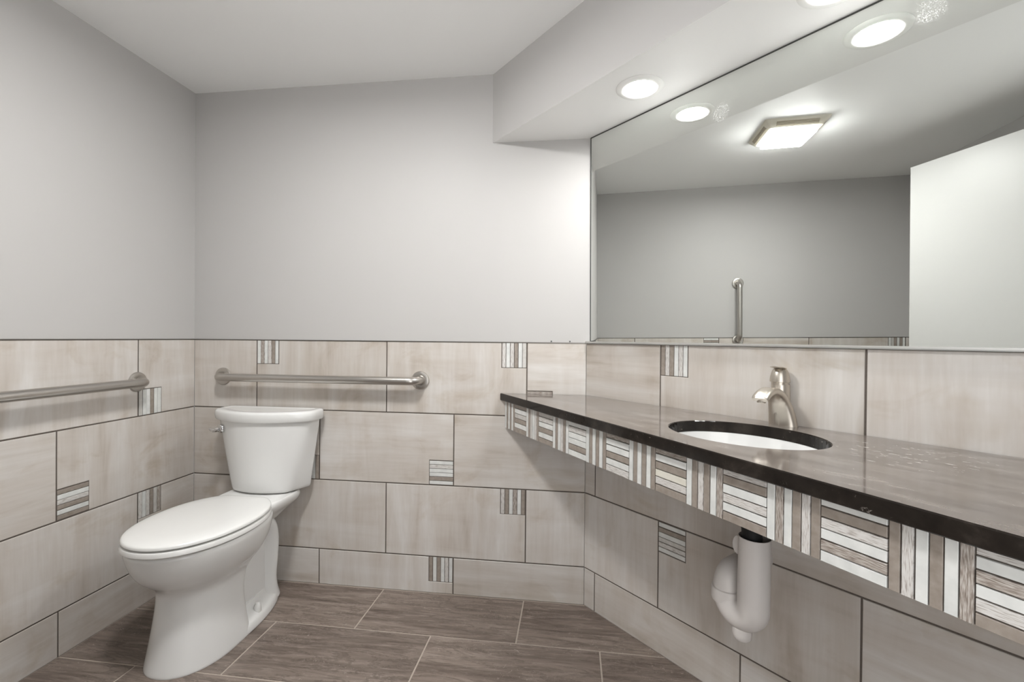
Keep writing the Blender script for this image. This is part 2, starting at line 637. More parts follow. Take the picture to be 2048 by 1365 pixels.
def strips(parent, x0, x1, z0, z1, orient, codes, y0=0.0, y1=0.007, gap=0.0022):
    n = len(codes)
    order = list(codes)
    for i, c in enumerate(order):
        jit = rnd.uniform(-0.0004, 0.0004)
        wv = [rnd.uniform(-0.0005, 0.0005) for _ in range(2)]
        if orient == 'V':
            wd = (x1 - x0) / n
            a0, a1, c0, c1 = x0 + i * wd + gap / 2 + wv[0], x0 + (i + 1) * wd - gap / 2 + wv[1], z0, z1
        else:
            wd = (z1 - z0) / n
            a0, a1, c0, c1 = x0, x1, z1 - (i + 1) * wd + gap / 2 + wv[0], z1 - i * wd - gap / 2 + wv[1]
        b = B().prism([(a0, c0), (a1, c0), (a1, c1), (a0, c1)], y0 + jit, y1, 0.0006)
        o = b.put('strip', STRIP[c], parent)
        if c in 'TD':
            at = o.data.attributes.new('along', 'FLOAT_VECTOR', 'POINT')
            for k, v in enumerate(o.data.vertices):
                al, ac = (v.co.z, v.co.x) if orient == 'V' else (v.co.x, v.co.z)
                at.data[k].vector = (al + parent.get('seed', 0), ac, 0)


def tile_wall(wall, xa, xb, joints, mosaics, last_h=None, seed=0):
    B().box(xa, xb, 0.0018, 0.0078, 0, ZT).put('grout', GROUT, wall)
    for r, (z0, z1) in enumerate(ROWS):
        xs = [xa - GAP] + joints[r] + [xb + GAP]
        for k in range(len(xs) - 1):
            x0, x1 = xs[k] + GAP, xs[k + 1] - GAP
            za, zb = z0 + (GAP if z0 > 0 else 0), z1 - (GAP if r else 0.001)
            poly = [(x0, za), (x1, za), (x1, zb), (x0, zb)]
            for (mr, ml, mrr, pos, ori, codes) in mosaics:
                if mr != r or ml < x0 - 0.01 or mrr > x1 + 0.01:
                    continue
                at_left = abs(ml - x0) < 0.012
                s = GAP
                if pos == 'T':
                    zc = zb - 0.1035
                    if at_left:
                        poly = [(x0, za), (x1, za), (x1, zb), (mrr + s, zb), (mrr + s, zc - s), (x0, zc - s)]
                    else:
                        poly = [(x0, za), (x1, za), (x1, zc - s), (ml - s, zc - s), (ml - s, zb), (x0, zb)]
                    zz = (zc, zb)
                else:
                    zc = za + 0.1035
                    if at_left:
                        poly = [(mrr + s, za), (x1, za), (x1, zb), (x0, zb), (x0, zc + s), (mrr + s, zc + s)]
                    else:
                        poly = [(x0, za), (ml - s, za), (ml - s, zc + s), (x1, zc + s), (x1, zb), (x0, zb)]
                    zz = (za, zc)
                l_, r_ = (x0, mrr) if at_left else (ml, x1)
                back = B().box(l_, r_, 0.0022, 0.0070, zz[0], zz[1]).put('mosaic_insert', GROUT, wall)
                back['seed'] = rnd.uniform(0, 9)
                strips(back, l_, r_, zz[0], zz[1], ori, codes)
            rnd2 = (k * 7 + r * 3 + seed) % 5
            vert = (r in (0, 2)) != (rnd2 == 1)
            jit = rnd.uniform(-0.0003, 0.0003)
            B().prism(poly, jit, 0.0075).put('tile', TILE_V if vert else TILE_H, wall)


tile_wall(wall_back, 0.0, WX, [[0.3115, 0.925, 1.5385], [0.616, 1.227], [0.3115, 0.926, 1.5385], [0.617, 1.2285]], [
    (0, 0.314, 0.417, 'T', 'V', 'WDWTBW'), (0, 1.4325, 1.536, 'T', 'V', 'TWTBWG'), (0, 1.541, 1.6445, 'B', 'H', 'DWTBWB'),
    (1, 0.510, 0.6135, 'B', 'V', 'WBWTWB'), (1, 1.1215, 1.2245, 'B', 'H', 'WTWWBW'),
    (2, 1.4325, 1.536, 'T', 'V', 'TBWDWB'), (3, 1.1225, 1.226, 'T', 'V', 'BWBWTW')], seed=0)
tile_wall(wall_left, YF, -0.0005, [[-2.12, -1.506, -0.893, -0.280], [-1.80, -1.19, -0.579], [-2.12, -1.506, -0.893, -0.281], [-1.79, -1.18, -0.573]], [
    (0, -0.2775, -0.1745, 'B', 'V', 'GWWBWW'), (0, -0.8905, -0.787, 'T', 'H', 'WBWTWB'), (0, -2.1175, -2.014, 'T', 'V', 'WBWBGW'),
    (1, -0.5765, -0.473, 'B', 'H', 'BWTBWB'), (2, -0.2785, -0.1755, 'T', 'V', 'TWTBGD')], seed=2)
tile_wall(wall_right, 0.0005, UEND, [[0.3605, 0.958, 1.565], [0.056, 0.656, 1.262], [0.359, 0.9555, 1.562], [0.0575, 0.6535, 1.26]], [
    (0, 0.363, 0.4665, 'T', 'V', 'BTBWTW'), (2, 0.3615, 0.465, 'T', 'H', 'WBWGTW')], seed=1)

B().box(0.0005, WX, -0.0012, 0.0055, ZT - 0.001, ZT + 0.0032).put('trim_1', EDGE, mw=MB_, kind='structure')
B().box(YF, -0.0005, -0.0012, 0.0055, ZT - 0.001, ZT + 0.0032).put('trim_2', EDGE, mw=ML_, kind='structure')

# open white door behind the photographer, seen in the mirror
dh = Vector((1.575, -2.045, 0))
dl = Vector((0.764, -1.717, 0))
dd = (dl - dh)
L = dd.length
ang = math.atan2(dd.y, dd.x)
dm = Matrix.Translation(dh) @ Matrix.Rotation(ang, 4, 'Z')
door = thing('door_1', 'plain white flush door standing open, reflected in the mirror', None, dm, kind='structure')
B().box(0, L, -0.001, 0.034, 0.012, 2.03).put('door_slab', DOORM, door)
for z in (0.25, 1.02, 1.8):
    B().lathe([(0.006, z - 0.045), (0.006, z + 0.045)], 12, Matrix.Translation((-0.004, -0.006, 0))).put('hinge', STEEL, door, smooth='auto')
jm = B()
jm.box(DX0 - 0.06, DX0 + 0.0, YF - 0.1, YF + 0.07, 0, DH)
jm.box(DX1 - 0.0, DX1 + 0.06, YF - 0.1, YF + 0.02, 0, DH)
jm.box(DX0 - 0.06, DX1 + 0.06, YF - 0.1, YF + 0.02, DH, DH + 0.06)
jm.put('trim_3', DOORM, kind='structure')

# ------------------------------------------------------------------ mirror
MIR = MR_ @ Matrix.Translation((0.6, 0.004, 1.5)) @ Matrix.Rotation(-0.012, 4, 'Z') @ Matrix.Rotation(0.009, 4, 'X') @ Matrix.Translation((-0.6, 0, -1.5))
mirror = thing('wall_mirror', 'large frameless wall mirror over the brown vanity counter', 'mirror', MIR)
MU0, MU1, MZ0, MZ1 = 0.010, UEND - 0.02, ZT + 0.007, ZS - 0.004
B().box(MU0, MU1, 0.0, 0.005, MZ0, MZ1).put('glass_pane', MIRROR, mirror)
B().box(MU0, MU1, -0.0008, 0.005, MZ1 - 0.0005, MZ1 + 0.0035).put('top_edge', MEDGE, mirror)
B().box(MU0 - 0.0035, MU0 + 0.0005, -0.0008, 0.005, MZ0, MZ1 + 0.0035).put('side_edge', MEDGE, mirror)
b = B()
b.box(MU0 - 0.006, MU1, -0.010, 0.006, ZT + 0.0005, ZT + 0.0035)
b.box(MU0 - 0.006, MU1, -0.010, -0.0075, ZT + 0.0005, ZT + 0.0085)
b.put('bottom_channel', SATIN, mirror, mw=MIR.inverted() @ MR_)

# ------------------------------------------------------------------ ceiling lights
def downlight(u, d, label):
    t = thing('downlight', label, 'light', Matrix.Translation(RW(u, d, ZS)) @ Matrix.Rotation(-ANG, 4, 'Z'), 'recessed soffit downlights')
    b = B().lathe([(0.0500, 0.004), (0.0500, -0.0035), (0.054, -0.0062), (0.064, -0.0060), (0.073, -0.004), (0.0765, -0.0012), (0.0768, 0.003)], 48, cap0=False, cap1=False)
    b.put('trim_ring', WHITEP, t, smooth='auto')
    B().lathe([(0.0502, -0.0012), (0.0502, -0.003)], 40).put('lens', LAMP, t)
    return t


downlight(0.374, 0.144, 'round white recessed downlight on the soffit close to the back wall')
downlight(0.930, 0.145, 'round white recessed downlight at the top edge of the photo, farther from the back wall')

VX, VY = 0.975, -1.02
vent = thing('ceiling_fan_light', 'square ivory ceiling exhaust fan with bright light panel, seen in the mirror', 'fan', Matrix.Translation((VX, VY, H)))
def sq(hx, hy, z, r=0.014):
    return [Vector((q.x, q.y, z)) for q in fillet([Vector((-hx, -hy)), Vector((hx, -hy)), Vector((hx, hy)), Vector((-hx, hy))], r, 4)]
b = B().loft([sq(0.105, 0.105, -0.030, 0.010), sq(0.118, 0.118, -0.036), sq(0.128, 0.128, -0.034), sq(0.150, 0.150, -0.010), sq(0.155, 0.155, 0.0), sq(0.150, 0.150, 0.0)], False, False, flip=True)
b.put('frame', IVORY, vent, smooth='auto')
b = B()
for s in (-1, 1):
    for k in range(4):
        q = 0.1335 + 0.0042 * k
        z = -0.0265 + 0.0046 * k
        b.box(-0.10, 0.10, s * q - 0.0012, s * q + 0.0012, z - 0.0035, z - 0.001)
        b.box(s * q - 0.0012, s * q + 0.0012, -0.10, 0.10, z - 0.0035, z - 0.001)
b.put('louver', SLOT, vent)
B().loft([sq(0.106, 0.106, -0.030, 0.012), sq(0.106, 0.106, -0.0580, 0.012), sq(0.1035, 0.1035, -0.0600, 0.012), sq(0.102, 0.102, -0.0590, 0.012)], False, False, flip=True).put('panel_rim', VENTS, vent)
B().loft([sq(0.102, 0.102, -0.0555, 0.012), sq(0.102, 0.102, -0.0595, 0.012)], True, True, flip=True).put('light_panel', VENTL, vent)

# ------------------------------------------------------------------ vanity counter
ZC, ZCB, ZAB = 0.868, 0.838, 0.7245
counter = thing('vanity_counter', 'wall hung brown quartz vanity counter with striped mosaic apron', 'counter', MR_)
su0 = -0.243
def fd(u):
    return 0.307 + 0.2 * u
# plan in wall frame (u, -d)
ub = 0.0
pA = (0.0, -0.0005)
uL = -(fd(0) / (math.tan(pi / 2 - (pi - ANG) + pi / 2) if False else 1))
# front edge meets the back wall: back wall points are W - s*(1,0): u = -s*ca, d = s*sa
s_ = 0.307 / (sa + 0.2 * ca)
pFL = (-s_ * ca, -s_ * sa)
pFR = (UEND - 0.002, -fd(UEND))
pR = (UEND - 0.002, -0.0005)
eN = Vector((ca, sa)) * 0.0008
def off_wall(p, e):
    return (p[0] + sa * e, p[1] - ca * e)
plan = [off_wall((0.0008, -0.001), 0.0012), off_wall(pFL, 0.0012), pFR, (pR[0], -0.001)]
SU, SD, SA_, SBb = 0.772, 0.230, 0.187, 0.147
NH = 72
hole = [(SU + SA_ * math.cos(2 * pi * k / NH), -SD + SBb * math.sin(2 * pi * k / NH)) for k in range(NH)]
bm = bmesh.new()
def ring(pts, z):
    vs = [bm.verts.new((x, y, z)) for x, y in pts]
    es = [bm.edges.new((vs[i], vs[(i + 1) % len(vs)])) for i in range(len(vs))]
    return vs, es
def subdiv(pts, n):
    out = []
    for i in range(len(pts)):
        a, c = Vector(pts[i]), Vector(pts[(i + 1) % len(pts)])
        out += [tuple(a.lerp(c, k / n)) for k in range(n)]
    return out
def inset(pts, q):
    """move a convex loop inward"""
    n = len(pts)
    cx = sum(p[0] for p in pts) / n
    cy = sum(p[1] for p in pts) / n
    out = []
    for i in range(n):
        p0, p1, p2 = Vector(pts[i - 1]), Vector(pts[i]), Vector(pts[(i + 1) % n])
        e1, e2 = (p1 - p0).normalized(), (p2 - p1).normalized()
        n1, n2 = Vector((-e1.y, e1.x)), Vector((-e2.y, e2.x))
        off = (n1 + n2) * (q / (1 + n1.dot(n2)))
        out.append(tuple(p1 + off))
    return out
ch = 0.0022
layers = []
plan_in = inset(plan, ch)
for z, pp, hs in ((ZC, plan_in, 1 + ch / 0.16), (ZC - ch, plan, 1.0), (ZCB + ch, plan, 1.0), (ZCB, plan_in, 1.0)):
    o_, oe = ring(subdiv(pp, 6), z)
    h_, he = ring([(SU + (x - SU) * hs, -SD + (y + SD) * hs) for x, y in hole], z)
    layers.append((o_, oe, h_, he))
for k in range(3):
    for j in (0, 2):
        a, c = layers[k][j], layers[k + 1][j]
        for i in range(len(a)):
            bm.faces.new((a[i], a[(i + 1) % len(a)], c[(i + 1) % len(a)], c[i]))
for k in (0, 3):
    bmesh.ops.triangle_fill(bm, edges=layers[k][1] + layers[k][3], use_beauty=True)
bmesh.ops.recalc_face_normals(bm, faces=bm.faces)
me = bpy.data.meshes.new('countertop')
bm.to_mesh(me)
bm.free()
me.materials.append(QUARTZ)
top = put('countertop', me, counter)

# apron frame: origin on the apron line, X along it
k_ap = 0.19
aa = math.atan(k_ap)
AP = Matrix.Translation((0, -0.290, 0)) @ Matrix.Rotation(-aa, 4, 'Z')
s0 = -0.2375
s1 = UEND / math.cos(aa) - 0.04
def ap_end(y):
    c_, s_n = math.cos(aa), math.sin(aa)
    return (-0.0012 + sa * y * s_n + ca * 0.290 - ca * y * c_) / (-sa * c_ - ca * s_n)
ab = B()
ab.loft([[Vector((ap_end(0.0045), 0.0045, z)), Vector((s1, 0.0045, z)), Vector((s1, 0.022, z)), Vector((ap_end(0.022), 0.022, z))] for z in (ZAB, ZCB)])
apron = ab.put('apron', GROUT, counter, mw=AP)
groups = ['WBWBWB', 'BWGBWB', 'WBGWTB', 'GTWBWB', 'WBWTBW', 'WTWWBW', 'WBWBWB', 'DWWBWT', 'WBWBWB', 'DWBCTB', 'WBTBWD', 'TBWTWB', 'WDWBTB', 'WBTWDW', 'BTWBWD', 'TWDWTB',
          'WBWTBW', 'BWTWBW', 'WBWBTW', 'WTBWBD', 'BWTBWB', 'TWBWTB']
apron['seed'] = 1.3
for i, cd in enumerate(groups):
    a0 = -0.2360 + 0.0996 * i
    a1 = a0 + 0.0996
    if i == 0:
        a0 = max(a0, ap_end(0.010) + 0.0005)
    if a1 > s1:
        break
    if i % 2 == 0:
        strips(apron, a0, a1, ZAB + 0.0005, ZCB - 0.0005, 'V', cd, 0.0, 0.010, 0.0022)
    else:
        strips(apron, a0 + 0.0011, a1 - 0.0011, ZAB, ZCB, 'H', cd, 0.0, 0.010, 0.0022)

# basin under the cut-out
sink = thing('sink_basin', 'white oval undermount basin set in the brown counter', 'sink', MR_ @ Matrix.Translation((SU, -SD, ZCB)))
prof = [(1.0, -0.0005), (0.985, -0.014), (0.955, -0.04), (0.89, -0.07), (0.77, -0.10), (0.58, -0.122), (0.35, -0.134), (0.14, -0.139)]
rings = [[Vector((SA_ * 0.99 * f * math.cos(2 * pi * j / 64), SBb * 0.99 * f * math.sin(2 * pi * j / 64), z)) for j in range(64)] for f, z in prof]
outer = [[Vector((SA_ * 1.03 * f * math.cos(2 * pi * j / 64) + 0.004 * math.cos(2 * pi * j / 64), SBb * 1.03 * f * math.sin(2 * pi * j / 64), z - 0.008)) for j in range(64)] for f, z in prof[::-1]]
lip = [[Vector(((SA_ + 0.014) * math.cos(2 * pi * j / 64), (SBb + 0.014) * math.sin(2 * pi * j / 64), z)) for j in range(64)] for z in (-0.010, -0.0005)]
B().loft(outer + lip + rings, True, True).put('bowl', CERAMIC, sink, smooth='auto')
B().lathe([(0.024, -0.1388), (0.024, -0.136), (0.020, -0.1345), (0.008, -0.1345)], 24).put('drain', CHROME, sink, smooth='auto')

# ------------------------------------------------------------------ faucet
FU, FD = 0.769, 0.0235
faucet = thing('faucet', 'brushed nickel single lever faucet behind the oval basin', 'faucet', MR_ @ Matrix.Translation((FU, -FD, ZC)))
ctrl = [(0.0, 0.0, 0.0370, 0.0200), (0.001, 0.02, 0.0350, 0.0195), (0.005, 0.045, 0.0315, 0.0185), (0.013, 0.067, 0.0275, 0.0165), (0.028, 0.084, 0.025, 0.0140),
        (0.049, 0.0935, 0.0235, 0.0125), (0.072, 0.0955, 0.0230, 0.011), (0.094, 0.0900, 0.0225, 0.0098), (0.111, 0.0810, 0.022, 0.0086), (0.117, 0.0765, 0.020, 0.0066)]
def interp(cs, n):
    out = []
    m_ = len(cs) - 1
    for i in range(n + 1):
        t = i / n * m_
        k = min(int(t), m_ - 1)
        f = t - k
        P = [Vector(cs[max(0, min(m_, k + q))]) for q in (-1, 0, 1, 2)]
        out.append(0.5 * ((2 * P[1]) + (P[2] - P[0]) * f + (2 * P[0] - 5 * P[1] + 4 * P[2] - P[3]) * f * f + (3 * P[1] - P[0] - 3 * P[2] + P[3]) * f ** 3))
    return out
cc = interp(ctrl, 40)
# ridged top: a shallow centre spine along the ribbon
rings = []
N = 40
for i, q in enumerate(cc):
    nx = cc[min(i + 1, len(cc) - 1)] - cc[max(i - 1, 0)]
    d = Vector((0, -nx[0], nx[1])).normalized()
    s = Vector((1, 0, 0))
    nn = s.cross(d)          # outward (towards the room / up)
    c0 = Vector((0.0085 * max(0.0, 1 - q[1] / 0.085), -q[0], q[1]))
    rg = []
    for j in range(N):
        th = 2 * pi * j / N
        a, bq = math.cos(th), math.sin(th)
        x = abs(a) ** 0.8 * (1 if a > 0 else -1)
        y = abs(bq) ** 0.85 * (1 if bq > 0 else -1)
        dent = -0.16 * math.exp(-((a - 0.0) / 0.28) ** 2) if y * -1 > 0 else 0
        rg.append(c0 + s * (q[2] * x) + nn * (q[3] * (y * (1 + dent))))
    rings.append(rg)
B().loft(rings, True, True).put('spout', NICKEL, faucet, smooth='auto')
B().lathe([(0.0105, 0.0), (0.0105, -0.0085), (0.0095, -0.0098), (0.008, -0.0098), (0.008, -0.006)], 24, Matrix.Translation((0, -0.106, 0.0775)) @ Matrix.Rotation(-0.12, 4, 'X')).put('aerator', NICKEL, faucet, smooth='auto')
B().lathe([(0.0225, 0.0), (0.0235, 0.03), (0.0240, 0.07), (0.0235, 0.108), (0.0225, 0.112)], 36, Matrix.Translation((0, 0.0015, 0))).put('body', NICKEL, faucet, smooth='auto')
hb = Matrix.Translation((-0.001, -0.001, 0))
B().lathe([(0.0215, 0.110), (0.0215, 0.1175), (0.0255, 0.1185), (0.0255, 0.121), (0.0245, 0.130), (0.0215, 0.143), (0.0175, 0.152), (0.012, 0.156), (0.004, 0.1572)], 36, hb).put('handle', NICKEL, faucet, smooth='auto')
lev = []
for (y, z, a, t_) in ((0.012, 0.1535, 0.007, 0.002), (0.006, 0.1555, 0.014, 0.0028), (-0.010, 0.1575, 0.0175, 0.003), (-0.026, 0.1592, 0.0165, 0.0026), (-0.036, 0.1603, 0.010, 0.0016)):
    lev.append([Vector((a * math.cos(2 * pi * j / 20), y, z + t_ * math.sin(2 * pi * j / 20))) for j in range(20)])
B().loft(lev, True, True).put('lever', NICKEL, faucet, smooth='auto')
mk = Matrix.Translation((0.0, -0.0215, 0.137)) @ Matrix.Rotation(pi / 2 - 0.28, 4, 'X')
B().lathe([(0.0046, -0.001), (0.0046, 0.0012), (0.0030, 0.0012), (0.0030, 0.0004), (0.0008, 0.0004)], 20, mk).put('set_screw', MEDGE, faucet, smooth='auto')

# ------------------------------------------------------------------ drain trap in its white sleeve
trap = thing('drain_trap', 'white vinyl covered drain trap hanging below the counter apron', 'pipe', MR_ @ Matrix.Translation((0.79, -0.20, 0.33)))
TO = Vector((0.79, -0.20, 0.33))
def tl(u, d, z):
    return Vector((u, -d, z)) - TO
R_ = 0.0370
path, rad = [], []
path.append(tl(0.790, 0.200, 0.607)); rad.append(R_)
path.append(tl(0.790, 0.200, 0.57)); rad.append(R_)
path.append(tl(0.789, 0.200, 0.50)); rad.append(R_ * 1.02)
path.append(tl(0.7885, 0.200, 0.440)); rad.append(R_ * 1.02)
b = B()
NB = 14
uc, rb = 0.7505, 0.038
for k in range(NB + 1):
    th = -pi * k / NB * 0.93
    path.append(tl(uc + rb * math.cos(th), 0.200 - 0.020 * k / NB, 0.428 + rb * 1.0 * math.sin(th)))
    rad.append(R_ * (1.02 if k < 10 else 0.99))
path.append(tl(0.7110, 0.178, 0.428)); rad.append(R_ * 0.97)
# slant the open top as in the photograph
b.sweep(path, rad, 28, side=(0, -1, 0), cap0=False, cap1=True)
inner = [tl(0.790, 0.200, 0.607), tl(0.790, 0.200, 0.52)]
b.sweep(inner, R_ * 0.94, 28, side=(0, -1, 0), cap0=False, cap1=False)
b.put('trap_sleeve', SLEEVE, trap, smooth='auto')
# rear limb: collar, dome elbow and arm to the wall
ex = []
er = []
rb2 = 0.034
ex.append(tl(0.710, 0.177, 0.424)); er.append(R_ * 1.02)
ex.append(tl(0.710, 0.177, 0.434)); er.append(R_ * 1.02)
for k in range(11):
    th = pi / 2 * k / 10
    ex.append(tl(0.710, 0.177 - rb2 * (1 - math.cos(th)), 0.440 + rb2 * math.sin(th)))
    er.append(R_ * 1.0)
ex.append(tl(0.710, 0.0, 0.474)); er.append(R_ * 0.95)
B().sweep(ex, er, 26, side=(1, 0, 0)).put('elbow_sleeve', SLEEVE, trap, smooth='auto')
cl = Matrix.Translation(tl(0.7105, 0.177, 0.0) )
B().lathe([(R_ * 0.98, 0.404), (R_ * 1.08, 0.406), (R_ * 1.13, 0.412), (R_ * 1.14, 0.434), (R_ * 1.10, 0.440), (R_ * 0.98, 0.442)], 30, cl).put('collar', SLEEVE, trap, smooth='auto')
nm = Matrix.Translation(tl(0.759, 0.196, 0.0))
B().lathe([(0.024, 0.366), (0.0235, 0.348), (0.022, 0.337), (0.018, 0.333), (0.005, 0.3325)], 24, nm).put('cleanout_plug', SLEEVE, trap, smooth='auto')
# closing tab on the sleeve
tb = []
for x in (-0.002, 0.002):
    tb.append([Vector((0.7485 + 0.014 * math.cos(2 * pi * j / 24), x - 0.2, 0.572 + 0.024 * math.sin(2 * pi * j / 24))) - Vector((0.79, -0.2, 0.33)) for j in range(24)])
B().loft(tb, True, True).put('sleeve_tab', SLEEVE, trap, smooth='auto')
tp = [tl(0.788, 0.198, 0.50), tl(0.785, 0.206, 0.63), tl(0.774, 0.222, 0.672)]
B().sweep(tp, [0.024, 0.024, 0.024], 20, side=(0, -1, 0)).put('tailpiece', BLACK, trap, smooth='auto')

# ------------------------------------------------------------------ toilet
TX = 0.422
toilet = thing('toilet', 'white two piece elongated toilet with closed lid against the back wall', 'toilet', Matrix.Translation((TX, 0, 0)))

def egg(z, yf, yb, hw, ym, nf=2.1, nb=2.3, N=72, clip=None):
    out = []
    for j in range(N):
        th = 2 * pi * j / N
        c, s = math.cos(th), math.sin(th)
        if s < 0:
            e, ry = nf, ym - yf
        else:
            e, ry = nb, yb - ym
        x = hw * (abs(c) ** (2 / e)) * (1 if c > 0 else -1)
        y = ym + ry * (abs(s) ** (2 / e)) * (1 if s > 0 else -1)
        if clip is not None:
            y = min(y, clip)
        out.append(Vector((x, y, z)))
    return out

def resample(secs, n):
    """Catmull-Rom between section parameter tuples"""
    return [tuple(v) for v in interp([list(s) for s in secs], n)]

def vec_interp(secs, n):
    m_ = len(secs) - 1
    out = []
    for i in range(n + 1):
        t = i / n * m_
        k = min(int(t), m_ - 1)
        f = t - k
        row = []
        for c in range(len(secs[0])):
            P = [secs[max(0, min(m_, k + q))][c] for q in (-1, 0, 1, 2)]
            row.append(0.5 * (2 * P[1] + (P[2] - P[0]) * f + (2 * P[0] - 5 * P[1] + 4 * P[2] - P[3]) * f * f + (3 * P[1] - P[0] - 3 * P[2] + P[3]) * f ** 3))
        out.append(row)
    return out

secs = [  # z, yf, yb, hw, ym, nf, nb
    (0.000, -0.618, -0.335, 0.130, -0.44, 2.15, 6.0),
    (0.004, -0.622, -0.333, 0.1335, -0.44, 2.15, 6.0),
    (0.040, -0.614, -0.338, 0.129, -0.44, 2.15, 6.0),
    (0.100, -0.602, -0.345, 0.121, -0.44, 2.15, 6.0),
    (0.170, -0.589, -0.345, 0.114, -0.44, 2.15, 5.5),
    (0.225, -0.583, -0.325, 0.113, -0.435, 2.15, 4.5),
    (0.250, -0.587, -0.300, 0.118, -0.43, 2.15, 3.8),
    (0.270, -0.602, -0.270, 0.130, -0.425, 2.15, 3.0),
    (0.295, -0.630, -0.235, 0.150, -0.42, 2.12, 2.6),
    (0.325, -0.655, -0.205, 0.167, -0.42, 2.1, 2.4),
    (0.360, -0.670, -0.185, 0.180, -0.425, 2.1, 2.3),
    (0.392, -0.678, -0.175, 0.187, -0.43, 2.1, 2.25),
    (0.404, -0.679, -0.174, 0.187, -0.43, 2.1, 2.25),
    (0.411, -0.674, -0.178, 0.183, -0.43, 2.1, 2.25),
]
fine = vec_interp(secs, 60)
b = B().loft([egg(*r) for r in fine])
# base flange
fl = [(0.0, -0.45, -0.072, 0.130, -0.36, 2.2, 2.15), (0.004, -0.45, -0.068, 0.134, -0.36, 2.2, 2.15), (0.024, -0.45, -0.072, 0.130, -0.36, 2.2, 2.15), (0.036, -0.45, -0.082, 0.120, -0.36, 2.2, 2.15), (0.050, -0.44, -0.105, 0.095, -0.34, 2.2, 2.3), (0.075, -0.43, -0.115, 0.080, -0.33, 2.2, 2.5)]
b.loft([egg(*r) for r in vec_interp(fl, 16)])
# web behind the pedestal (recess panel)
wb = [(0.02, -0.42, -0.11, 0.078, -0.28, 3.5, 3.5), (0.10, -0.42, -0.13, 0.070, -0.28, 3.5, 3.5), (0.22, -0.42, -0.14, 0.066, -0.28, 3.5, 3.5), (0.32, -0.42, -0.15, 0.078, -0.28, 3.5, 3.0), (0.39, -0.40, -0.17, 0.10, -0.28, 3.0, 3.0)]
b.loft([egg(*r) for r in vec_interp(wb, 12)])
# trapway column at the rear
tp = vec_interp([(0, -0.27, 0.320, 0.085, 0.045), (0, -0.205, 0.338, 0.087, 0.05), (0, -0.155, 0.312, 0.088, 0.052), (0, -0.138, 0.25, 0.088, 0.052), (0, -0.142, 0.17, 0.087, 0.052), (0, -0.150, 0.10, 0.086, 0.055), (0, -0.152, 0.045, 0.090, 0.070), (0, -0.150, 0.010, 0.095, 0.080)], 28)
b.sweep([Vector(q[:3]) for q in tp], [(q[3], q[4]) for q in tp], 32, side=(1, 0, 0))
# lower trap bend running back from under the bowl
tp = vec_interp([(0, -0.42, 0.16, 0.080, 0.05), (0, -0.36, 0.20, 0.083, 0.045), (0, -0.30, 0.255, 0.086, 0.045), (0, -0.24, 0.31, 0.088, 0.04), (0, -0.18, 0.33, 0.082, 0.03)], 16)
b.sweep([Vector(q[:3]) for q in tp], [(q[3], q[4]) for q in tp], 28, side=(1, 0, 0))
# tank deck
dk = [(0.345, -0.26, -0.10, 0.085, -0.17, 3.0, 4.0), (0.375, -0.27, -0.06, 0.110, -0.16, 3.5, 5.0), (0.400, -0.275, -0.035, 0.134, -0.15, 4.0, 6.0), (0.418, -0.275, -0.03, 0.143, -0.15, 4.5, 6.0), (0.432, -0.27, -0.032, 0.143, -0.15, 4.5, 6.0), (0.438, -0.262, -0.036, 0.139, -0.15, 4.5, 6.0)]
b.loft([egg(*r) for r in vec_interp(dk, 15)])
bowl = b.put('bowl', CERAMIC, toilet, smooth='auto')
for sx in (-1, 1):
    B().lathe([(0.0135, 0.036), (0.0135, 0.046), (0.0120, 0.060), (0.0075, 0.0690), (0.002, 0.0705)], 20, Matrix.Translation((sx * 0.108, -0.288, 0))).put('bolt_cap', SEATM, toilet, smooth='auto')

def slab(zs, offs, yf, yb, hw, ym, clip, nf=2.1, nb=2.2):
    rings = []
    for z, o in zip(zs, offs):
        rings.append(egg(z, yf + o, yb - o, hw - o, ym, nf, nb, 96, clip - o))
    return rings
st = slab([0.4145, 0.4155, 0.419, 0.428, 0.4325, 0.434], [0.006, 0.003, 0.0, 0.0, 0.002, 0.006], -0.690, -0.190, 0.192, -0.43, -0.205)
B().loft(st).put('seat', SEATM, toilet, smooth='auto')
ld = slab([0.4395, 0.4400, 0.442, 0.4470, 0.4500, 0.4522, 0.4545, 0.4572, 0.4585], [0.004, 0.0015, 0.0, 0.0003, 0.0018, 0.0055, 0.014, 0.034, 0.07], -0.687, -0.190, 0.1905, -0.43, -0.207)
B().loft(ld).put('lid', SEATM, toilet, smooth='auto')
for sx in (-1, 1):
    B().box(sx * 0.07 - 0.02, sx * 0.07 + 0.02, -0.2045, -0.183, 0.4115, 0.4395).put('hinge', SEATM, toilet)

def tank_ring(z, hr, yr, hc, yc, yb, r=0.02):
    pts = [Vector((hr, yr)), Vector((-hr, yr)), Vector((-hc, yc))]
    K = 7
    for k in range(1, K):
        q = -1 + 2 * k / K
        pts.append(Vector((q * hc, yb + (yc - yb) * abs(q) ** 2.0)))
    pts.append(Vector((hc, yc)))
    rad = [r * 0.6, r * 0.6, r] + [0.02] * (K - 1) + [r]
    return [Vector((q.x, q.y, z)) for q in fillet(pts, rad, 4)]
TZ0, TZ1 = 0.4435, 0.744
b = B()
tr = [tank_ring(TZ0, 0.166, -0.036, 0.118, -0.130, -0.158, 0.014), tank_ring(TZ0 + 0.004, 0.174, -0.031, 0.127, -0.131, -0.165, 0.02), tank_ring(TZ0 + 0.014, 0.178, -0.029, 0.133, -0.130, -0.169, 0.025)]
for k in range(1, 9):
    f = k / 8
    e = f ** 0.9
    tr.append(tank_ring(TZ0 + 0.014 + (TZ1 - TZ0 - 0.014) * f, 0.178 + 0.038 * e, -0.029 + 0.004 * f, 0.133 + (0.214 - 0.133) * e, -0.130 + 0.024 * e, -0.169 - 0.020 * e, 0.03))
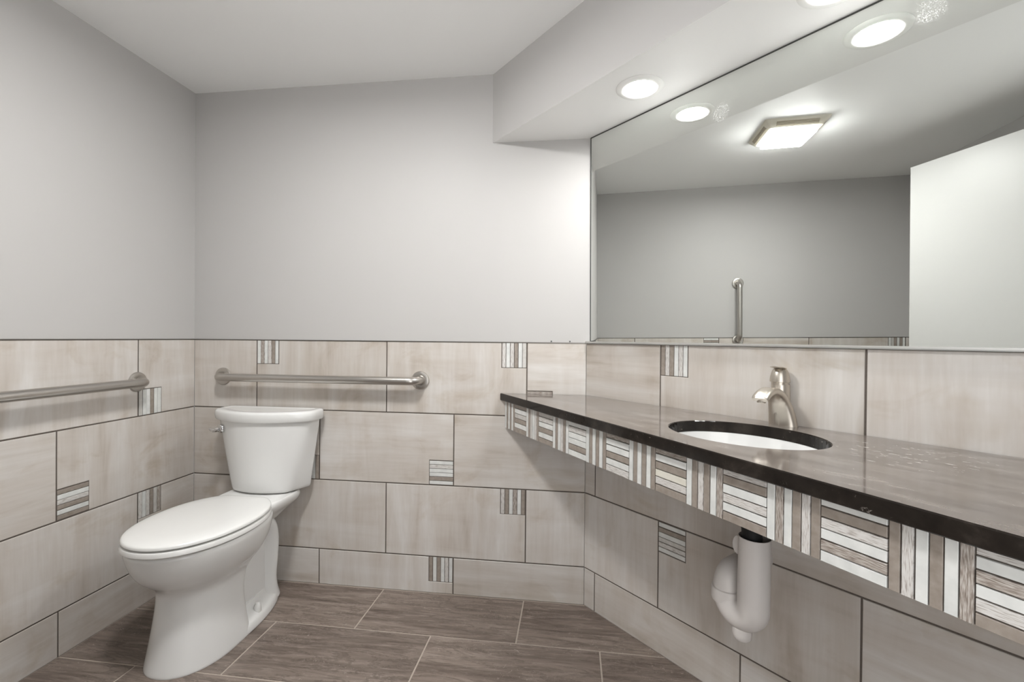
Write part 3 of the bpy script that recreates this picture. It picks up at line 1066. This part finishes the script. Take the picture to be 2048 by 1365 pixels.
b.loft(tr, flip=True)
b.put('tank', CERAMIC, toilet, smooth='auto')
b = B()
tr = []
for z, o in ((0.7425, 0.004), (0.7432, 0.009), (0.748, 0.0115), (0.764, 0.0130), (0.776, 0.0125), (0.7815, 0.0105), (0.7848, 0.006), (0.7860, 0.000), (0.7862, -0.012), (0.7845, -0.016), (0.7842, -0.03)):
    tr.append(tank_ring(z, 0.2165 + o, -0.025 + min(o, 0.006), 0.2145 + o, -0.106 - o, -0.189 - o, 0.03))
b.loft(tr, flip=True)
b.put('tank_lid', CERAMIC, toilet, smooth='auto')
# flush lever at the front corner of the tank
fm = Matrix.Translation((-0.168, -0.141, 0.706)) @ Matrix.Rotation(-0.22, 4, 'Z') @ Matrix.Rotation(pi / 2, 4, 'X')
B().lathe([(0.0185, -0.014), (0.0185, 0.004), (0.0165, 0.0095), (0.011, 0.0130), (0.003, 0.0142)], 28, fm).put('lever_rosette', CHROME, toilet, smooth='auto')
arm = [Vector((0.0, 0.0, 0.010)), Vector((-0.012, -0.004, 0.018)), Vector((-0.022, -0.006, 0.022)), Vector((-0.033, -0.003, 0.024)), Vector((-0.042, 0.001, 0.025))]
B().sweep([fm @ q for q in arm], [(0.010, 0.008), (0.0105, 0.008), (0.009, 0.006), (0.0065, 0.0045), (0.002, 0.002)], 16).put('flush_lever', CHROME, toilet, smooth='auto')

# ------------------------------------------------------------------ grab bars
def grab_bar(label, mw, x0, x1):
    """local frame: X along the bar, Y into the wall, bar from x0 to x1"""
    t = thing('grab_bar', label, 'grab bar', mw, 'brushed steel grab bars')
    so, r, br = 0.056, 0.0172, 0.042
    path = [Vector((x0, -0.001, 0))]
    for k in range(9):
        th = pi / 2 * k / 8
        path.append(Vector((x0 + br * (1 - math.cos(th)), -(so - br) - br * math.sin(th), 0)))
    for k in range(9):
        th = pi / 2 * (1 - k / 8)
        path.append(Vector((x1 - br * (1 - math.cos(th)), -(so - br) - br * math.sin(th), 0)))
    path.append(Vector((x1, -0.001, 0)))
    B().sweep(path, r, 24, side=(0, 0, 1)).put('rail', STEEL, t, smooth='auto')
    for x in (x0, x1):
        m_ = Matrix.Translation((x, 0, 0)) @ Matrix.Rotation(pi / 2, 4, 'X')
        B().lathe([(0.0395, 0.0), (0.0395, 0.003), (0.037, 0.0068), (0.030, 0.0088), (0.0225, 0.0095), (0.0205, 0.0085), (0.0172, 0.008)], 36, m_, cap0=True, cap1=False).put('flange', STEEL, t, smooth='auto')
    return t

grab_bar('brushed steel grab bar on the back wall above the toilet tank', MB_ @ Matrix.Translation((0, 0, 0.915)), 0.147, 1.078)
grab_bar('long horizontal steel grab bar on the tiled side wall, cut by the photo edge', ML_ @ Matrix.Translation((0, 0, 0.912)), -1.35, -0.286)
VB = ML_ @ Matrix.Translation((-1.025, 0.0, 1.063)) @ Matrix.Rotation(-pi / 2, 4, 'Y')
grab_bar('vertical steel grab bar seen reflected in the mirror', VB, 0.0, 0.425)

# ------------------------------------------------------------------ two small nails on the tile edge by the mirror
for x, lb in ((1.640, 'small nail in the back wall paint farther from the mirror edge'), (1.716, 'small nail in the back wall paint nearer to the mirror edge')):
    m_ = Matrix.Translation((x, SB, ZT + 0.0075)) @ Matrix.Rotation(pi / 2, 4, 'X')
    o = B().lathe([(0.0012, -0.004), (0.0012, 0.018), (0.0034, 0.0185), (0.0034, 0.0205)], 12, m_).put('nail', MEDGE, smooth='auto')
    o['label'] = lb
    o['category'] = 'nail'
    o['group'] = 'small nails on the tile edge'
